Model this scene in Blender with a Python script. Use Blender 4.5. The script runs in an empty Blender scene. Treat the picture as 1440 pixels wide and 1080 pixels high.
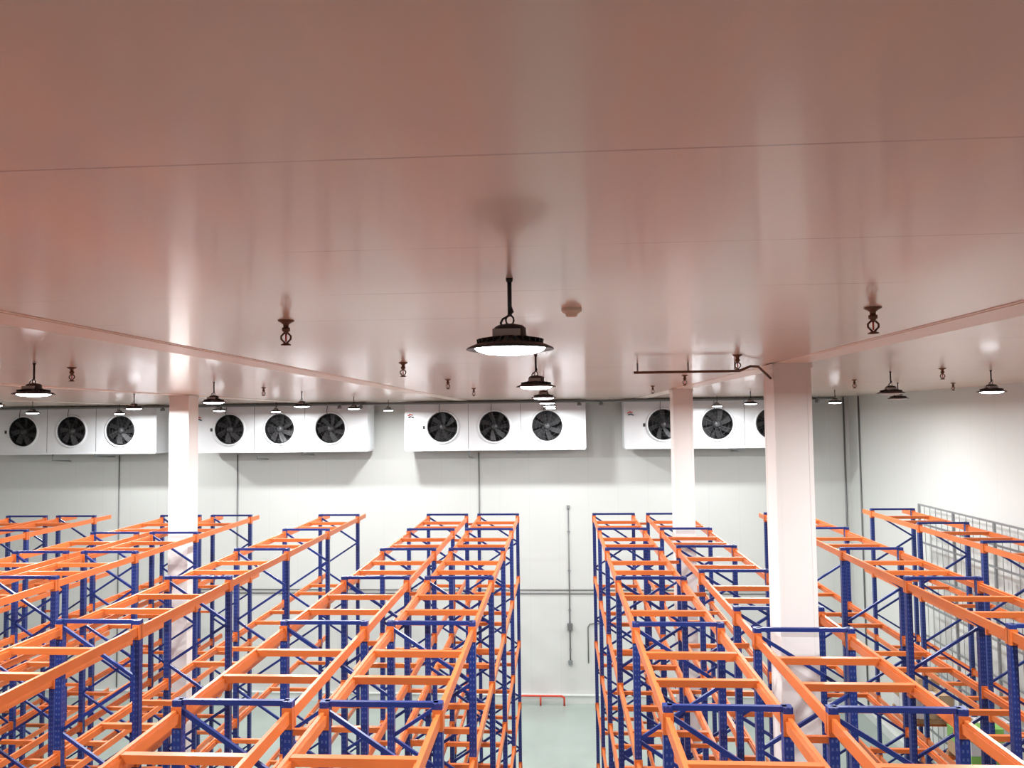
import bpy, math, random
from mathutils import Vector, Matrix
random.seed(4)
scene = bpy.context.scene
try:
    scene.view_settings.view_transform = 'Standard'
    scene.view_settings.look = 'None'
except Exception as e:
    print(e)

H = 10.9            # camera height
CE = H + 0.70       # ceiling height
WY = 29.0           # far wall
RX = 11.1           # right wall
LX = -24.5          # left wall
BY = -7.0           # wall behind the camera

# ------------------------------------------------------------------ materials
def mat(name, col, rough=0.5, metal=0.0, emit=None, es=0.0, noise=0.0, nscale=4.0, bump=0.0, spec=0.5):
    m = bpy.data.materials.new(name); m.use_nodes = True
    nt = m.node_tree; b = nt.nodes['Principled BSDF']
    b.inputs['Base Color'].default_value = (*col, 1)
    b.inputs['Roughness'].default_value = rough
    b.inputs['Metallic'].default_value = metal
    b.inputs['Specular IOR Level'].default_value = spec
    if emit:
        b.inputs['Emission Color'].default_value = (*emit, 1)
        b.inputs['Emission Strength'].default_value = es
    if noise > 0 or bump > 0:
        g = nt.nodes.new('ShaderNodeNewGeometry')
        n = nt.nodes.new('ShaderNodeTexNoise'); n.inputs['Scale'].default_value = nscale
        n.inputs['Detail'].default_value = 4
        nt.links.new(g.outputs['Position'], n.inputs['Vector'])
        if noise > 0:
            r = nt.nodes.new('ShaderNodeMix'); r.data_type = 'RGBA'
            r.inputs['A'].default_value = (*[c*(1-noise) for c in col], 1)
            r.inputs['B'].default_value = (*[min(1, c*(1+noise)) for c in col], 1)
            nt.links.new(n.outputs['Fac'], r.inputs['Factor'])
            nt.links.new(r.outputs['Result'], b.inputs['Base Color'])
        if bump > 0:
            bp = nt.nodes.new('ShaderNodeBump'); bp.inputs['Strength'].default_value = bump
            bp.inputs['Distance'].default_value = 0.02
            nt.links.new(n.outputs['Fac'], bp.inputs['Height'])
            nt.links.new(bp.outputs['Normal'], b.inputs['Normal'])
    return m

def math_node(nt, op, a, b=None, c=None):
    n = nt.nodes.new('ShaderNodeMath'); n.operation = op
    for i, v in enumerate((a, b, c)):
        if v is None: continue
        if isinstance(v, (int, float)): n.inputs[i].default_value = v
        else: nt.links.new(v, n.inputs[i])
    return n.outputs[0]

def panel_mat(name, col, line_col, axis, pitch, width, rough, off=0.0, nscale=(0.5, 6, 1), breakup=0.45, bump=0.0, var=0.06, spec=0.5, coat=0.0, coat_r=0.05):
    m = bpy.data.materials.new(name); m.use_nodes = True
    nt = m.node_tree; b = nt.nodes['Principled BSDF']
    b.inputs['Roughness'].default_value = rough
    b.inputs['Specular IOR Level'].default_value = spec
    b.inputs['Coat Weight'].default_value = coat
    b.inputs['Coat Roughness'].default_value = coat_r
    g = nt.nodes.new('ShaderNodeNewGeometry')
    s = nt.nodes.new('ShaderNodeSeparateXYZ'); nt.links.new(g.outputs['Position'], s.inputs[0])
    v = math_node(nt, 'ADD', s.outputs[axis], off + 1000*pitch)
    f = math_node(nt, 'FRACT', math_node(nt, 'DIVIDE', v, pitch))
    line = math_node(nt, 'LESS_THAN', f, width/pitch)
    mp = nt.nodes.new('ShaderNodeMapping'); mp.inputs['Scale'].default_value = nscale
    nt.links.new(g.outputs['Position'], mp.inputs['Vector'])
    n = nt.nodes.new('ShaderNodeTexNoise'); n.inputs['Scale'].default_value = 1.0; n.inputs['Detail'].default_value = 3
    nt.links.new(mp.outputs[0], n.inputs['Vector'])
    msk = nt.nodes.new('ShaderNodeMapRange')
    msk.inputs['From Min'].default_value = breakup; msk.inputs['From Max'].default_value = breakup + 0.15
    nt.links.new(n.outputs['Fac'], msk.inputs['Value'])
    fac = math_node(nt, 'MULTIPLY', line, msk.outputs[0])
    n2 = nt.nodes.new('ShaderNodeTexNoise'); n2.inputs['Scale'].default_value = 0.35; n2.inputs['Detail'].default_value = 2
    nt.links.new(g.outputs['Position'], n2.inputs['Vector'])
    mv = nt.nodes.new('ShaderNodeMix'); mv.data_type = 'RGBA'
    mv.inputs['A'].default_value = (*[c*(1-var) for c in col], 1)
    mv.inputs['B'].default_value = (*[c*(1+var) for c in col], 1)
    nt.links.new(n2.outputs['Fac'], mv.inputs['Factor'])
    mx = nt.nodes.new('ShaderNodeMix'); mx.data_type = 'RGBA'
    nt.links.new(mv.outputs['Result'], mx.inputs['A']); mx.inputs['B'].default_value = (*line_col, 1)
    nt.links.new(fac, mx.inputs['Factor'])
    nt.links.new(mx.outputs['Result'], b.inputs['Base Color'])
    if bump > 0:
        bp = nt.nodes.new('ShaderNodeBump'); bp.inputs['Strength'].default_value = bump; bp.inputs['Distance'].default_value = 0.01
        nt.links.new(n2.outputs['Fac'], bp.inputs['Height']); nt.links.new(bp.outputs['Normal'], b.inputs['Normal'])
    return m

M_ceil = panel_mat('ceiling_panel', (0.70, 0.545, 0.465), (0.42, 0.31, 0.26), 1, 1.05, 0.010, 0.27, off=0.18,  # white panels; pink bounce from the orange racks is put into the base colour
                   nscale=(0.8, 0.5, 1), breakup=0.50, bump=0.03, spec=0.25, coat=0.28, coat_r=0.095)
M_wall = panel_mat('wall_panel', (0.63, 0.648, 0.622), (0.55, 0.567, 0.545), 0, 1.15, 0.010, 0.40, nscale=(1, 1, 0.3), breakup=0.0, var=0.03)
M_wallr = panel_mat('wall_panel_side', (0.66, 0.68, 0.65), (0.58, 0.60, 0.57), 1, 1.15, 0.010, 0.32, nscale=(1, 1, 0.3), breakup=0.0, var=0.03)
M_floor = mat('floor_epoxy', (0.33, 0.39, 0.355), 0.22, noise=0.12, nscale=0.7)
M_trim = mat('ceiling_trim', (0.80, 0.67, 0.58), 0.35, noise=0.04)
M_white = mat('white_column_paint', (0.80, 0.785, 0.755), 0.50, noise=0.03, nscale=1.5, spec=0.3)
M_orange = mat('orange_paint', (0.62, 0.155, 0.037), 0.33, noise=0.15, nscale=3)
M_plain_blue = mat('blue_paint', (0.010, 0.030, 0.175), 0.33, noise=0.1, nscale=3)
M_cool = mat('cooler_white', (0.72, 0.75, 0.77), 0.40, noise=0.02)
M_cav = mat('cooler_dark', (0.008, 0.008, 0.009), 0.7, noise=0.1)
M_blade = mat('fan_blade', (0.020, 0.020, 0.022), 0.5, noise=0.1)
M_guard = mat('fan_guard', (0.05, 0.05, 0.052), 0.5, noise=0.1)
M_black = mat('black_metal', (0.014, 0.014, 0.016), 0.4, noise=0.1)
M_grey = mat('galvanised', (0.30, 0.32, 0.33), 0.4, 0.4, noise=0.1)
M_dgrey = mat('conduit_grey', (0.18, 0.185, 0.185), 0.45, 0.3, noise=0.1)
M_label = mat('driver_box', (0.40, 0.38, 0.37), 0.4, noise=0.05)
M_brass = mat('sprinkler_brass', (0.14, 0.075, 0.045), 0.35, 0.6, noise=0.1)
M_det = mat('detector_plastic', (0.74, 0.60, 0.48), 0.4, noise=0.03)
M_red = mat('red_paint', (0.60, 0.06, 0.03), 0.4, noise=0.05)
M_led = mat('led_lens', (1, 1, 1), 0.3, emit=(0.93, 0.97, 1.0), es=30, noise=0.01)
M_lens_off = mat('led_lens_unlit', (0.5, 0.5, 0.5), 0.3, noise=0.02)
M_curb = mat('curb_white', (0.62, 0.66, 0.63), 0.4, noise=0.05)
M_wood = mat('pallet_wood', (0.36, 0.22, 0.11), 0.7, noise=0.2, nscale=6)
M_carton = mat('carton', (0.46, 0.33, 0.20), 0.7, noise=0.1)
M_wrap = mat('stretch_wrap', (0.70, 0.72, 0.74), 0.2, noise=0.15, nscale=5, bump=0.5)
M_blueplastic = mat('blue_crate', (0.05, 0.18, 0.45), 0.4, noise=0.1)
M_green = mat('green_crate', (0.25, 0.55, 0.12), 0.4, noise=0.1)

def perf_mat():
    m = bpy.data.materials.new('perforated_blue_upright'); m.use_nodes = True
    nt = m.node_tree; b = nt.nodes['Principled BSDF']; b.inputs['Roughness'].default_value = 0.33
    uv = nt.nodes.new('ShaderNodeUVMap'); uv.uv_map = 'UVMap'
    s = nt.nodes.new('ShaderNodeSeparateXYZ'); nt.links.new(uv.outputs[0], s.inputs[0])
    a = math_node(nt, 'ABSOLUTE', math_node(nt, 'SUBTRACT', s.outputs[0], 0.5))
    a2 = math_node(nt, 'ABSOLUTE', math_node(nt, 'SUBTRACT', a, 0.22))
    c1 = math_node(nt, 'LESS_THAN', a2, 0.09)
    fr = math_node(nt, 'FRACT', math_node(nt, 'DIVIDE', s.outputs[1], 0.075))
    c2 = math_node(nt, 'LESS_THAN', fr, 0.35)
    f = math_node(nt, 'MULTIPLY', c1, c2)
    mx = nt.nodes.new('ShaderNodeMix'); mx.data_type = 'RGBA'
    mx.inputs['A'].default_value = (0.010, 0.030, 0.175, 1); mx.inputs['B'].default_value = (0.07, 0.10, 0.26, 1)
    nt.links.new(f, mx.inputs['Factor']); nt.links.new(mx.outputs['Result'], b.inputs['Base Color'])
    return m
M_perf = perf_mat()

# ------------------------------------------------------------------ mesh builder
class B:
    def __init__(s): s.v = []; s.f = []; s.m = []; s.uv = []; s.sm = []; s.mats = []
    def mi(s, m):
        if m not in s.mats: s.mats.append(m)
        return s.mats.index(m)
    def face(s, idx, m, uv=None, smooth=False):
        s.f.append(idx); s.m.append(s.mi(m)); s.sm.append(smooth)
        s.uv.append(uv if uv else [(0, 0)]*len(idx))
    def box(s, x0, x1, y0, y1, z0, z1, m):
        o = len(s.v)
        s.v += [(x0,y0,z0),(x1,y0,z0),(x1,y1,z0),(x0,y1,z0),(x0,y0,z1),(x1,y0,z1),(x1,y1,z1),(x0,y1,z1)]
        h = z1-z0
        su = [(0,0),(1,0),(1,h),(0,h)]
        s.face([o,o+3,o+2,o+1], m); s.face([o+4,o+5,o+6,o+7], m)
        s.face([o,o+1,o+5,o+4], m, su); s.face([o+1,o+2,o+6,o+5], m, su)
        s.face([o+2,o+3,o+7,o+6], m, su); s.face([o+3,o,o+4,o+7], m, su)
    def bar(s, p, q, w, h, m, up=(0,0,1)):
        p = Vector(p); q = Vector(q); d = (q-p).normalized(); u = Vector(up)
        r = d.cross(u)
        if r.length < 1e-4: r = d.cross(Vector((1,0,0)))
        r.normalize(); u = r.cross(d).normalized()
        o = len(s.v)
        for c in (p, q):
            for a, b_ in ((-1,-1),(1,-1),(1,1),(-1,1)):
                s.v.append(tuple(c + r*a*w/2 + u*b_*h/2))
        s.face([o,o+1,o+2,o+3], m); s.face([o+7,o+6,o+5,o+4], m)
        for i in range(4):
            j = (i+1) % 4
            s.face([o+j, o+i, o+4+i, o+4+j], m)
    def tube(s, pts, r, m, n=8):
        pts = [Vector(p) for p in pts]; rings = []
        prev = None
        for i, p in enumerate(pts):
            if i == 0: d = pts[1]-pts[0]
            elif i == len(pts)-1: d = pts[-1]-pts[-2]
            else: d = (pts[i+1]-pts[i]).normalized() + (pts[i]-pts[i-1]).normalized()
            d.normalize()
            if prev is None:
                a = d.cross(Vector((0,0,1)))
                if a.length < 1e-3: a = d.cross(Vector((1,0,0)))
            else: a = prev - d*prev.dot(d)
            a.normalize(); prev = a; b_ = d.cross(a)
            o = len(s.v)
            for k in range(n):
                t = 2*math.pi*k/n
                s.v.append(tuple(p + a*math.cos(t)*r + b_*math.sin(t)*r))
            rings.append(o)
        for i in range(len(rings)-1):
            for k in range(n):
                k2 = (k+1) % n
                s.face([rings[i]+k, rings[i]+k2, rings[i+1]+k2, rings[i+1]+k], m, smooth=True)
        s.face([rings[0]+k for k in range(n)][::-1], m); s.face([rings[-1]+k for k in range(n)], m)
    def lathe(s, prof, c, m, n=32, axis='Z', smooth=True):
        rings = []
        for (r, h) in prof:
            o = len(s.v)
            for k in range(n):
                t = 2*math.pi*k/n
                if axis == 'Z': s.v.append((c[0]+r*math.cos(t), c[1]+r*math.sin(t), c[2]+h))
                else: s.v.append((c[0]+r*math.cos(t), c[1]+h, c[2]+r*math.sin(t)))
            rings.append(o)
        for i in range(len(rings)-1):
            for k in range(n):
                k2 = (k+1) % n
                s.face([rings[i]+k, rings[i]+k2, rings[i+1]+k2, rings[i+1]+k], m, smooth=smooth)
    def disc(s, c, r, m, n=32, axis='Z'):
        o = len(s.v)
        for k in range(n):
            t = 2*math.pi*k/n
            if axis == 'Z': s.v.append((c[0]+r*math.cos(t), c[1]+r*math.sin(t), c[2]))
            else: s.v.append((c[0]+r*math.cos(t), c[1], c[2]+r*math.sin(t)))
        s.face([o+k for k in range(n)], m)
    def obj(s, name, loc=(0,0,0), parent=None):
        me = bpy.data.meshes.new(name); me.from_pydata(s.v, [], s.f)
        for m in s.mats: me.materials.append(m)
        me.polygons.foreach_set('material_index', s.m)
        me.polygons.foreach_set('use_smooth', s.sm)
        uvl = me.uv_layers.new(name='UVMap')
        flat = [c for f in s.uv for uv in f for c in uv]
        uvl.data.foreach_set('uv', flat)
        me.update()
        o = bpy.data.objects.new(name, me); scene.collection.objects.link(o); o.location = loc
        if parent: o.parent = parent
        return o

# ------------------------------------------------------------------ room shell
def slab(name, x0, x1, y0, y1, z0, z1, m):
    b = B(); b.box(x0, x1, y0, y1, z0, z1, m); return b.obj(name)
slab('floor', LX-.2, RX+.2, BY-.2, WY+.2, -0.2, 0, M_floor)
slab('ceiling', LX-.2, RX+.2, BY-.2, WY+.2, CE, CE+0.2, M_ceil)
slab('wall_far', LX-.2, RX+.2, WY, WY+0.2, 0, CE, M_wall)
slab('wall_right', RX, RX+0.2, BY, WY, 0, CE, M_wallr)
slab('wall_left', LX-0.2, LX, BY, WY, 0, CE, M_wallr)
slab('wall_back', LX-.2, RX+.2, BY-0.2, BY, 0, CE, M_wall)
b = B(); b.box(LX, RX, WY-0.12, WY, 0, 0.28, M_curb); b.box(LX, RX, WY-0.15, WY, 0.28, 0.31, M_curb); b.obj('baseboard_far')
b = B(); b.box(RX-0.12, RX, BY, WY-0.15, 0, 0.28, M_curb); b.obj('baseboard_right')
for i, x in enumerate((3.12, -3.6, -9.58, -15.9)):
    b = B(); b.box(x-0.22, x+0.22, BY, WY, CE-0.005, CE, M_trim)
    b.box(x-0.18, x+0.18, BY, WY, CE-0.010, CE-0.005, M_trim)
    b.obj('trim_%d' % (i+1))

# columns
def column(x0, x1, y0, y1):
    b = B()
    b.box(x0, x1, y0, y1, 0, CE-0.01, M_white)
    for (xa, ya) in ((x0, y0), (x1, y0), (x0, y1), (x1, y1)):   # corner flashings
        b.box(xa-(0.004 if xa == x0 else 0.05), xa+(0.05 if xa == x0 else 0.004), ya-(0.004 if ya == y0 else 0.05), ya+(0.05 if ya == y0 else 0.004), 0, CE-0.01, M_white)
    b.box(x0-.05, x1+.05, y0-.05, y1+.05, 0, 0.3, M_curb)
    b.box(x0-.02, x1+.02, y0-.02, y1+.02, CE-0.07, CE-0.01, M_white)
    return b.obj('insulated_column')
column(2.88, 3.36, 10.02, 10.5)
column(2.88, 3.36, 18.65, 19.13)
column(-9.82, -9.32, 18.2, 18.7)
column(-9.82, -9.32, 10.02, 10.5)

# ------------------------------------------------------------------ pallet racks
LEV = [8.05, 6.35, 4.55, 2.85, 1.2]
TOP = 8.2
GRID = [1.5, 4.32, 7.16, 9.98, 12.8, 15.6, 18.4, 21.2]
def beams(b, xl, xr, y0, y1, lv, bars=True, skips=(), ends=(1, 1)):
    for z in lv:
        for x in (xl, xr):
            sx = 1 if x == xl else -1
            b.box(min(x-sx*0.028, x+sx*0.012), max(x-sx*0.028, x+sx*0.012), y0, y1, z-0.06, z+0.06, M_orange)
            b.box(min(x+sx*0.012, x+sx*0.034), max(x+sx*0.012, x+sx*0.034), y0, y1, z-0.06, z+0.03, M_orange)
            for ye, s2, on in ((y0, 1, ends[0]), (y1, -1, ends[1])):
                if not on: continue
                yy = sorted((ye, ye+s2*0.012)); b.box(x-0.05, x+0.05, yy[0], yy[1], z-0.11, z+0.09, M_orange)
                yy = sorted((ye-s2*0.05, ye+s2*0.008)); xs = sorted((x-sx*0.047, x-sx*0.053))
                b.box(xs[0], xs[1], yy[0], yy[1], z-0.11, z+0.09, M_orange)
        if bars:
            for t in (1/3, 2/3):
                yc = y0+(y1-y0)*t
                if any(abs(yc-s) < 0.34 for s in skips): continue
                b.box(xl+0.012, xr-0.012, yc-0.035, yc+0.035, z+0.015, z+0.055, M_orange)
                b.box(xl+0.02, xr-0.02, yc-0.035, yc-0.028, z-0.02, z+0.015, M_orange)
def rack(xl, xr, ys, skips=(), spacer=None, over=0.0):
    b = B(); pw = 0.09
    for y in ys:
        for x in (xl, xr):
            b.box(x-pw/2, x+pw/2, y-0.045, y+0.045, 0.012, TOP, M_perf)
            b.box(x-0.08, x+0.08, y-0.08, y+0.08, 0, 0.012, M_plain_blue)
        b.bar((xl, y, TOP-0.025), (xr, y, TOP-0.025), 0.045, 0.05, M_plain_blue)
        z = TOP-0.09; side = 0
        while z > 0.8:
            z2 = z-0.72
            a, c = (xl, xr) if side == 0 else (xr, xl)
            b.bar((a, y, z), (c, y, z2), 0.035, 0.045, M_plain_blue)
            z = z2; side = 1-side
        b.bar((xl, y, z), (xr, y, z), 0.04, 0.05, M_plain_blue)
    for i in range(len(ys)-1):
        y0, y1 = ys[i]+0.045, ys[i+1]-0.045
        short = y1-y0 < 1.2
        beams(b, xl, xr, y0, y1, [8.05] if short else LEV, not short, skips)
    if over > 0:
        beams(b, xl, xr, ys[-1]+0.045, ys[-1]+over, LEV, False, (), (1, 0))
    if spacer is not None:
        for y in ys:
            for z in (7.9, 5.4, 2.4):
                b.bar((xr+0.045, y, z), (spacer-0.045, y, z), 0.04, 0.06, M_orange)
    return b.obj('pallet_rack')
DG = [1.5, 4.32, 7.16, 9.75, 10.82, 13.4, 15.9, 18.4, 21.2]
HG = [1.5, 4.32, 7.16, 9.75, 12.8, 15.3, 17.95, 21.2]
KG = [2.3, 5.1, 7.95, 10.8, 13.6, 16.4, 19.2, 22.0]
rack(-2.28, -1.18, GRID)
rack(-3.74, -2.64, GRID, spacer=-2.28)
rack(0.99, 2.09, GRID, spacer=2.50)
rack(2.50, 3.66, DG, skips=(10.26, 18.89))
rack(-6.90, -5.80, GRID, over=0.8)
rack(-10.10, -8.98, HG, skips=(18.45, 10.26), over=0.6)
rack(-11.62, -10.50, HG, spacer=-10.10)
rack(-14.80, -13.70, GRID, over=0.8)
rack(-16.35, -15.20, GRID, spacer=-14.80)
rack(5.76, 6.90, GRID, over=0.6)
rack(8.98, 10.12, KG, over=0.6)

# wrapped pallet loads resting on rack beams
def load(x, y, z, kind):
    b = B(); w = 0.55; h = 0.5
    for yy in (-0.5, 0, 0.5): b.box(-w, w, yy-0.05, yy+0.05, 0, 0.1, M_wood)
    for i in range(7):
        xx = -w+0.08+i*(2*w-0.16)/6; b.box(xx-0.05, xx+0.05, -0.55, 0.55, 0.1, 0.122, M_wood)
    for k in range(3):
        for i in range(3):
            for j in range(3):
                if k == 2 and random.random() < 0.35: continue
                x0 = -w+0.02+i*0.36; y0 = -0.52+j*0.35; z0 = 0.122+k*0.3
                m = random.choice(kind)
                b.box(x0, x0+0.345, y0, y0+0.335, z0, z0+0.29, m)
    b.obj('pallet_load', (x, y, z))
load(9.55, 20.6, 2.91, [M_wrap, M_wrap, M_carton]); load(9.55, 17.8, 2.91, [M_wrap, M_green, M_carton])
load(6.33, 19.8, 2.91, [M_wrap, M_blueplastic, M_wrap]); load(9.55, 12.2, 1.26, [M_wrap, M_blueplastic])
load(9.55, 15.0, 2.91, [M_wrap, M_carton])
load(6.33, 14.2, 1.26, [M_wrap, M_carton, M_green])

# ------------------------------------------------------------------ grey guard rail beside right wall
b = B()
x = 10.72
ys = [2.0+1.9*i for i in range(12)]
for y in ys:
    b.box(x-0.03, x+0.03, y-0.03, y+0.03, 0, TOP+0.02, M_grey)
for z in (TOP, TOP-0.55, TOP-1.1, 6.2, 5.3, 4.4, 3.5, 2.6, 1.7, 0.8):
    b.box(x-0.02, x+0.02, ys[0], ys[-1], z-0.025, z+0.025, M_grey)
for i in range(len(ys)-1):
    for k in range(1, 6):
        yy = ys[i]+1.9*k/6
        b.box(x-0.006, x+0.006, yy-0.006, yy+0.006, 0.8, TOP-0.02, M_grey)
b.obj('steel_guard_fence')

# ------------------------------------------------------------------ evaporator coolers
def cooler(x0):
    W = 6.75; D = 1.05
    b = B(); z0 = -0.87; z1 = 0.87; cz = H-0.25
    fans = (1.42, 3.37, 5.33)
    fr = 0.57
    b.box(0, W, 0.02, D, z1-0.03, z1, M_cool); b.box(0, W, 0.02, D, z0, z0+0.03, M_cool)
    b.box(0, 0.03, 0.02, D, z0+.03, z1-.03, M_cool); b.box(W-0.03, W, 0.02, D, z0+.03, z1-.03, M_cool)
    b.box(0.03, W-.03, D-0.03, D, z0+.03, z1-.03, M_cav)
    edges = [0, 2.39, 4.35, W]
    for i, fx in enumerate(fans):
        xa, xb = edges[i]+0.008, edges[i+1]-0.008
        n = 48; o = len(b.v)
        ang = [2*math.pi*k/n for k in range(n)]
        for t in ang: b.v.append((fx+fr*math.cos(t), 0, fr*math.sin(t)-0.03))
        for t in ang:
            c, s = math.cos(t), math.sin(t)
            dx = (xb-fx) if c > 0 else (fx-xa)
            dz = (z1) if s > 0 else (-z0)
            k = min(dx/abs(c) if abs(c) > 1e-6 else 1e9, dz/abs(s) if abs(s) > 1e-6 else 1e9)
            b.v.append((fx+k*c, 0, k*s))
        for k in range(n):
            k2 = (k+1) % n
            b.face([o+k, o+k2, o+n+k2, o+n+k], M_cool)
        for (cx, czz) in ((xb, z1), (xa, z1), (xa, z0), (xb, z0)):
            best = sorted(range(n), key=lambda k: (Vector(b.v[o+n+k])-Vector((cx, 0, czz))).length)[:4]
            p1 = [k for k in best if abs(b.v[o+n+k][0]-cx) < 1e-4]; p2 = [k for k in best if abs(b.v[o+n+k][2]-czz) < 1e-4]
            if p1 and p2 and p1[0] != p2[0]:
                q = len(b.v); b.v.append((cx, 0, czz)); b.face([q, o+n+p1[0], o+n+p2[0]], M_cool)
        b.box(xb, xb+0.016, 0.012, 0.03, z0, z1, M_dgrey)
        c = (fx, 0, -0.03)
        b.lathe([(fr+0.07, 0.0), (fr+0.06, -0.035), (fr+0.02, -0.045), (fr-0.005, -0.02), (fr-0.008, 0.01)], c, M_cool, 48, 'Y')
        b.lathe([(fr-0.008, 0.005), (fr-0.02, 0.40)], c, M_cav, 48, 'Y')
        b.disc((fx, 0.38, -0.03), fr-0.01, M_cav, 48, 'Y')
        b.lathe([(0.001, -0.03), (0.09, -0.02), (0.115, 0.02), (0.115, 0.2)], c, M_guard, 24, 'Y')
        rot = random.random()
        for k in range(7):
            t0 = 2*math.pi*(k+rot)/7
            pts = []
            for j in range(5):
                r = 0.10+(fr-0.16)*j/4+0.02
                wd = 0.17+0.10*j/4
                tt = t0+0.25*j/4
                for sgn in (-1, 1):
                    t = tt+sgn*wd/r/2*0.75
                    pts.append((fx+r*math.cos(t), 0.10+sgn*0.045, -0.03+r*math.sin(t)))
            o = len(b.v); b.v += pts
            for j in range(4):
                b.face([o+2*j, o+2*j+1, o+2*j+3, o+2*j+2], M_blade, smooth=True)
        for rr in (0.16, 0.28, 0.41, 0.54):
            pp = [(fx+rr*math.cos(2*math.pi*k/32), -0.05, -0.03+rr*math.sin(2*math.pi*k/32)) for k in range(33)]
            b.tube(pp, 0.004, M_guard, 4)
        for k in range(8):
            t = math.pi/8+k*math.pi/4
            b.tube([(fx+.1*math.cos(t), -0.05, -.03+.1*math.sin(t)), (fx+.6*math.cos(t), -0.04, -.03+.6*math.sin(t))], 0.005, M_guard, 4)
    b.box(0.02, W-0.02, -0.03, D-0.05, z0-0.05, z0, M_cool)
    b.box(-0.012, 0.012, -0.012, 0.05, z0, z1, M_cool)
    b.box(W-0.012, W+0.012, -0.012, 0.05, z0, z1, M_cool)
    b.tube([(0.12, -0.022, 0.40), (0.2, -0.022, 0.45), (0.3, -0.022, 0.42)], 0.022, M_red, 6)
    b.tube([(0.14, -0.022, 0.33), (0.22, -0.022, 0.37), (0.34, -0.022, 0.32)], 0.022, M_black, 6)
    b.box(0.68, 0.76, -0.01, 0.0, -0.1, 0.02, M_black)
    hg = CE-cz
    for hx in (0.4, 2.37, 4.35, W-0.4):
        b.box(hx-0.03, hx+0.03, 0.1, 0.16, z1, hg, M_grey)
        b.box(hx-0.03, hx+0.03, 0.8, 0.86, z1, hg, M_grey)
    b.tube([(4.2, 0.2, z0-0.05), (4.2, 0.2, z0-0.17), (4.2, WY-27.5-0.05, z0-0.22)], 0.03, M_grey, 8)
    b.tube([(2.35, 0.4, z0-0.05), (2.35, 0.4, z0-0.3), (2.35, WY-27.5-0.05, z0-0.38)], 0.03, M_grey, 8)
    for fx in fans:
        b.tube([(fx-0.1, -0.02, 0.86), (fx-0.12, -0.055, 0.6), (fx-0.05, -0.06, 0.2), (fx, -0.05, 0.0)], 0.010, M_black, 6)
    return b.obj('evaporator_cooler', (x0, 27.5, cz))
for x0 in (-22.1, -13.9, -5.72, 2.46):
    cooler(x0)

# pipe run above coolers
b = B()
for (xa, xb, dz) in ((-24, -14.6, 0.09), (-13.7, 9.9, 0.09)):
    b.tube([(xa, 27.2, CE-dz), (xb, 27.2, CE-dz)], 0.045, M_dgrey, 8)
    x = xa+0.6
    while x < xb:
        b.box(x-0.012, x+0.012, 27.19, 27.21, CE-0.09, CE, M_grey); x += 1.5
for x in (-14.9, -8.1, -7.3, -0.2, 0.8, 1.6, 8.5, 9.3):
    b.lathe([(0.001, -0.11), (0.08, -0.11), (0.08, -0.02), (0.03, 0.0), (0.03, 0.05), (0.09, 0.06), (0.09, 0.075), (0.001, 0.075)], (x, 27.12, CE-0.14), M_dgrey, 12, 'Z')
b.obj('refrigerant_pipe')
b = B()
b.tube([(1.0, 9.7, CE-0.12), (2.35, 9.7, CE-0.12), (2.5, 9.72, CE-0.06), (2.62, 9.8, CE-0.06), (2.86, 10.1, CE-0.2)], 0.017, M_brass, 8)
for x in (1.05, 1.7, 2.3): b.box(x-0.010, x+0.010, 9.69, 9.71, CE-0.12, CE, M_grey)
b.obj('ceiling_conduit')

# ------------------------------------------------------------------ high bay lamps
def lamp_mesh(lit):
    b = B()   # origin on the ceiling
    b.lathe([(0.001, 0), (0.018, 0), (0.017, -0.015), (0.012, -0.02)], (0, 0, 0), M_black, 16)
    b.tube([(0, 0, -0.01), (0, 0, -0.19)], 0.011, M_black, 8)
    b.tube([(0.020*math.cos(t), 0, -0.21+0.024*math.sin(t)) for t in [2*math.pi*k/12 for k in range(13)]], 0.005, M_black, 6)
    b.tube([(0.004, 0, -0.14), (0.016, -0.01, -0.17), (-0.015, -0.01, -0.195), (-0.035, -0.01, -0.205), (-0.045, -0.01, -0.225), (-0.035, 0, -0.25)], 0.006, M_black, 6)
    b.lathe([(0.001, -0.228), (0.03, -0.23), (0.065, -0.238), (0.08, -0.25), (0.083, -0.295)], (0, 0, 0), M_black, 24)
    b.box(-0.080, 0.055, -0.092, 0.06, -0.305, -0.262, M_label)
    for k in range(28):
        t = 2*math.pi*k/28; c, s = math.cos(t), math.sin(t)
        b.bar((0.07*c, 0.07*s, -0.305), (0.165*c, 0.165*s, -0.322), 0.006, 0.03, M_black)
    b.lathe([(0.08, -0.285), (0.11, -0.305), (0.155, -0.325), (0.19, -0.338), (0.215, -0.350), (0.218, -0.357), (0.21, -0.359), (0.180, -0.352), (0.176, -0.350)], (0, 0, 0), M_black, 40)
    b.lathe([(0.176, -0.350), (0.165, -0.362), (0.13, -0.374), (0.07, -0.381), (0.001, -0.383)], (0, 0, 0), M_led if lit else M_lens_off, 40)
    me = b.obj('tmp'); d = me.data; d.name = 'high_bay_lamp_mesh'; bpy.data.objects.remove(me); return d
ML = lamp_mesh(True); MO = lamp_mesh(False)
ld = bpy.data.lights.new('high_bay_light', 'AREA'); ld.shape = 'DISK'; ld.size = 0.33; ld.energy = 232; ld.color = (0.97, 0.985, 1.0)
def lamp(x, y, lit=True):
    o = bpy.data.objects.new('high_bay_lamp', ML if lit else MO); scene.collection.objects.link(o); o.location = (x, y, CE)
    if lit:
        l = bpy.data.objects.new('lamp_light', ld); scene.collection.objects.link(l); l.parent = o; l.location = (0, 0, -0.39)
Y = [3.66+4.45*k for k in range(0, 6)]
for y in Y: lamp(-0.23, y)
for y in Y: lamp(-5.98, y)
for y in (Y[0], Y[1], Y[3], Y[4], Y[5]): lamp(5.5, y)
lamp(5.5, Y[2], False)
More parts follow.
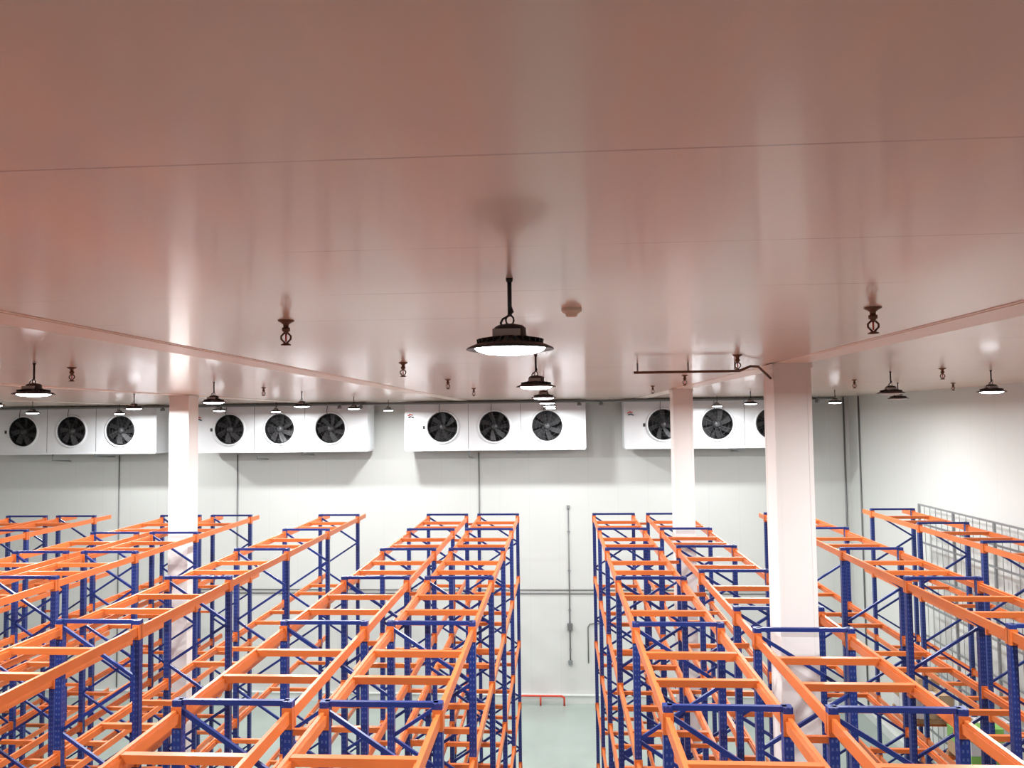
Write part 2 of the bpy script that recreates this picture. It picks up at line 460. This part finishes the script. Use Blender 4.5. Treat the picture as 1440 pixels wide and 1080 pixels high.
for y in (Y[0], Y[2], Y[3], Y[4], Y[5]): lamp(-10.05, y)
for y in (Y[2], Y[4], Y[5]): lamp(-15.85, y)
lamp(-13.0, Y[1]); lamp(-20.5, Y[3])
lamp(7.1, Y[2]); lamp(7.6, Y[3], False); lamp(7.85, Y[4])

# ------------------------------------------------------------------ sprinklers
def spr_mesh():
    b = B()
    b.lathe([(0.055, 0), (0.055, -0.008), (0.035, -0.018), (0.020, -0.03), (0.018, -0.05), (0.028, -0.052), (0.028, -0.075), (0.017, -0.08), (0.017, -0.095)], (0, 0, 0), M_brass, 16)
    for s in (-1, 1):
        b.tube([(0.014*s, 0, -0.09), (0.034*s, 0, -0.11), (0.034*s, 0, -0.13), (0.008*s, 0, -0.158)], 0.007, M_brass, 6)
    b.tube([(0, 0, -0.095), (0, 0, -0.15)], 0.006, M_red, 6)
    b.lathe([(0.001, -0.155), (0.012, -0.158), (0.034, -0.168), (0.036, -0.174), (0.001, -0.176)], (0, 0, 0), M_brass, 16)
    t = b.obj('tmp'); d = t.data; bpy.data.objects.remove(t); return d
MS = spr_mesh()
for (x, y) in ((-1.87, 5.0), (2.07, 4.95), (-1.87, 8.9), (2.07, 8.6), (-6.0, 8.8), (5.95, 11.8), (-1.9, 12.8), (2.15, 12.6), (5.95, 15.2), (9.1, 17.6), (-6.0, 14.8), (-1.9, 16.8), (2.15, 16.8), (-6.0, 4.8), (-11.5, 13.0)):
    o = bpy.data.objects.new('fire_sprinkler', MS); scene.collection.objects.link(o); o.location = (x, y, CE)
b = B()
b.lathe([(0.065, 0), (0.065, -0.018), (0.055, -0.028), (0.042, -0.032), (0.036, -0.05), (0.02, -0.056), (0.001, -0.057)], (0, 0, 0), M_det, 28)
b.obj('smoke_detector', (0.1, 4.72, CE))

# ------------------------------------------------------------------ wall conduits
b = B()
wy = WY-0.03
for x in (-17.7, -12.8, -3.1): b.tube([(x, wy, 4.2 if x > -5 else 0.4), (x, wy, 9.6)], 0.022, M_dgrey, 6)
for z in (4.13, 4.27): b.tube([(-17, wy, z), (8.6, wy, z)], 0.02, M_dgrey, 6)
b.tube([(10.9, wy, 0.4), (10.9, wy, CE-0.02)], 0.03, M_dgrey, 6)
b.tube([(RX-0.03, 28.0, 0.4), (RX-0.03, 28.0, CE-0.02)], 0.03, M_dgrey, 6)
b.tube([(0.36, wy, 1.55), (0.36, wy, 7.45)], 0.024, M_dgrey, 6)
b.box(0.30, 0.42, WY-0.08, WY, 7.4, 7.52, M_grey)
b.box(0.26, 0.46, WY-0.12, WY, 2.75, 3.0, M_dgrey)
b.box(0.28, 0.44, WY-0.10, WY, 1.45, 1.6, M_grey)
b.tube([(1.05, wy, 1.5), (1.05, wy, 2.85), (1.12, wy, 2.97), (1.3, wy, 3.0), (1.5, wy, 3.0)], 0.022, M_dgrey, 6)
for z in (2, 3.5, 5, 6.5): b.box(0.31, 0.41, WY-0.06, WY, z, z+0.03, M_grey)
b.obj('wall_conduit')
b = B()
b.tube([(-1.6, WY-0.35, 0.0), (-1.6, WY-0.35, 0.30), (-1.5, WY-0.35, 0.36), (0.0, WY-0.35, 0.36), (0.1, WY-0.35, 0.30), (0.1, WY-0.35, 0.0)], 0.04, M_red, 10)
b.tube([(-0.8, WY-0.35, 0.0), (-0.8, WY-0.35, 0.36)], 0.035, M_red, 10)
b.obj('red_bumper_rail')

# ------------------------------------------------------------------ world
w = bpy.data.worlds.new('World'); scene.world = w; w.use_nodes = True
w.node_tree.nodes['Background'].inputs[0].default_value = (0.6, 0.55, 0.5, 1)
w.node_tree.nodes['Background'].inputs[1].default_value = 0.2

# ------------------------------------------------------------------ camera
cam = bpy.data.cameras.new('camera'); co = bpy.data.objects.new('camera', cam); scene.collection.objects.link(co)
cam.sensor_width = 36; cam.lens = 26.0; cam.clip_start = 0.05; cam.clip_end = 200
d = Vector((64, -48, -1040)).normalized()
r = math.radians(0.85)
u = Vector((-math.sin(r), math.cos(r), 0)); u = (u - d*u.dot(d)).normalized()
rt = d.cross(u)
R = Matrix((rt, d, u)).to_4x4()
co.matrix_world = Matrix.Translation((0, 0, H)) @ R
scene.camera = co
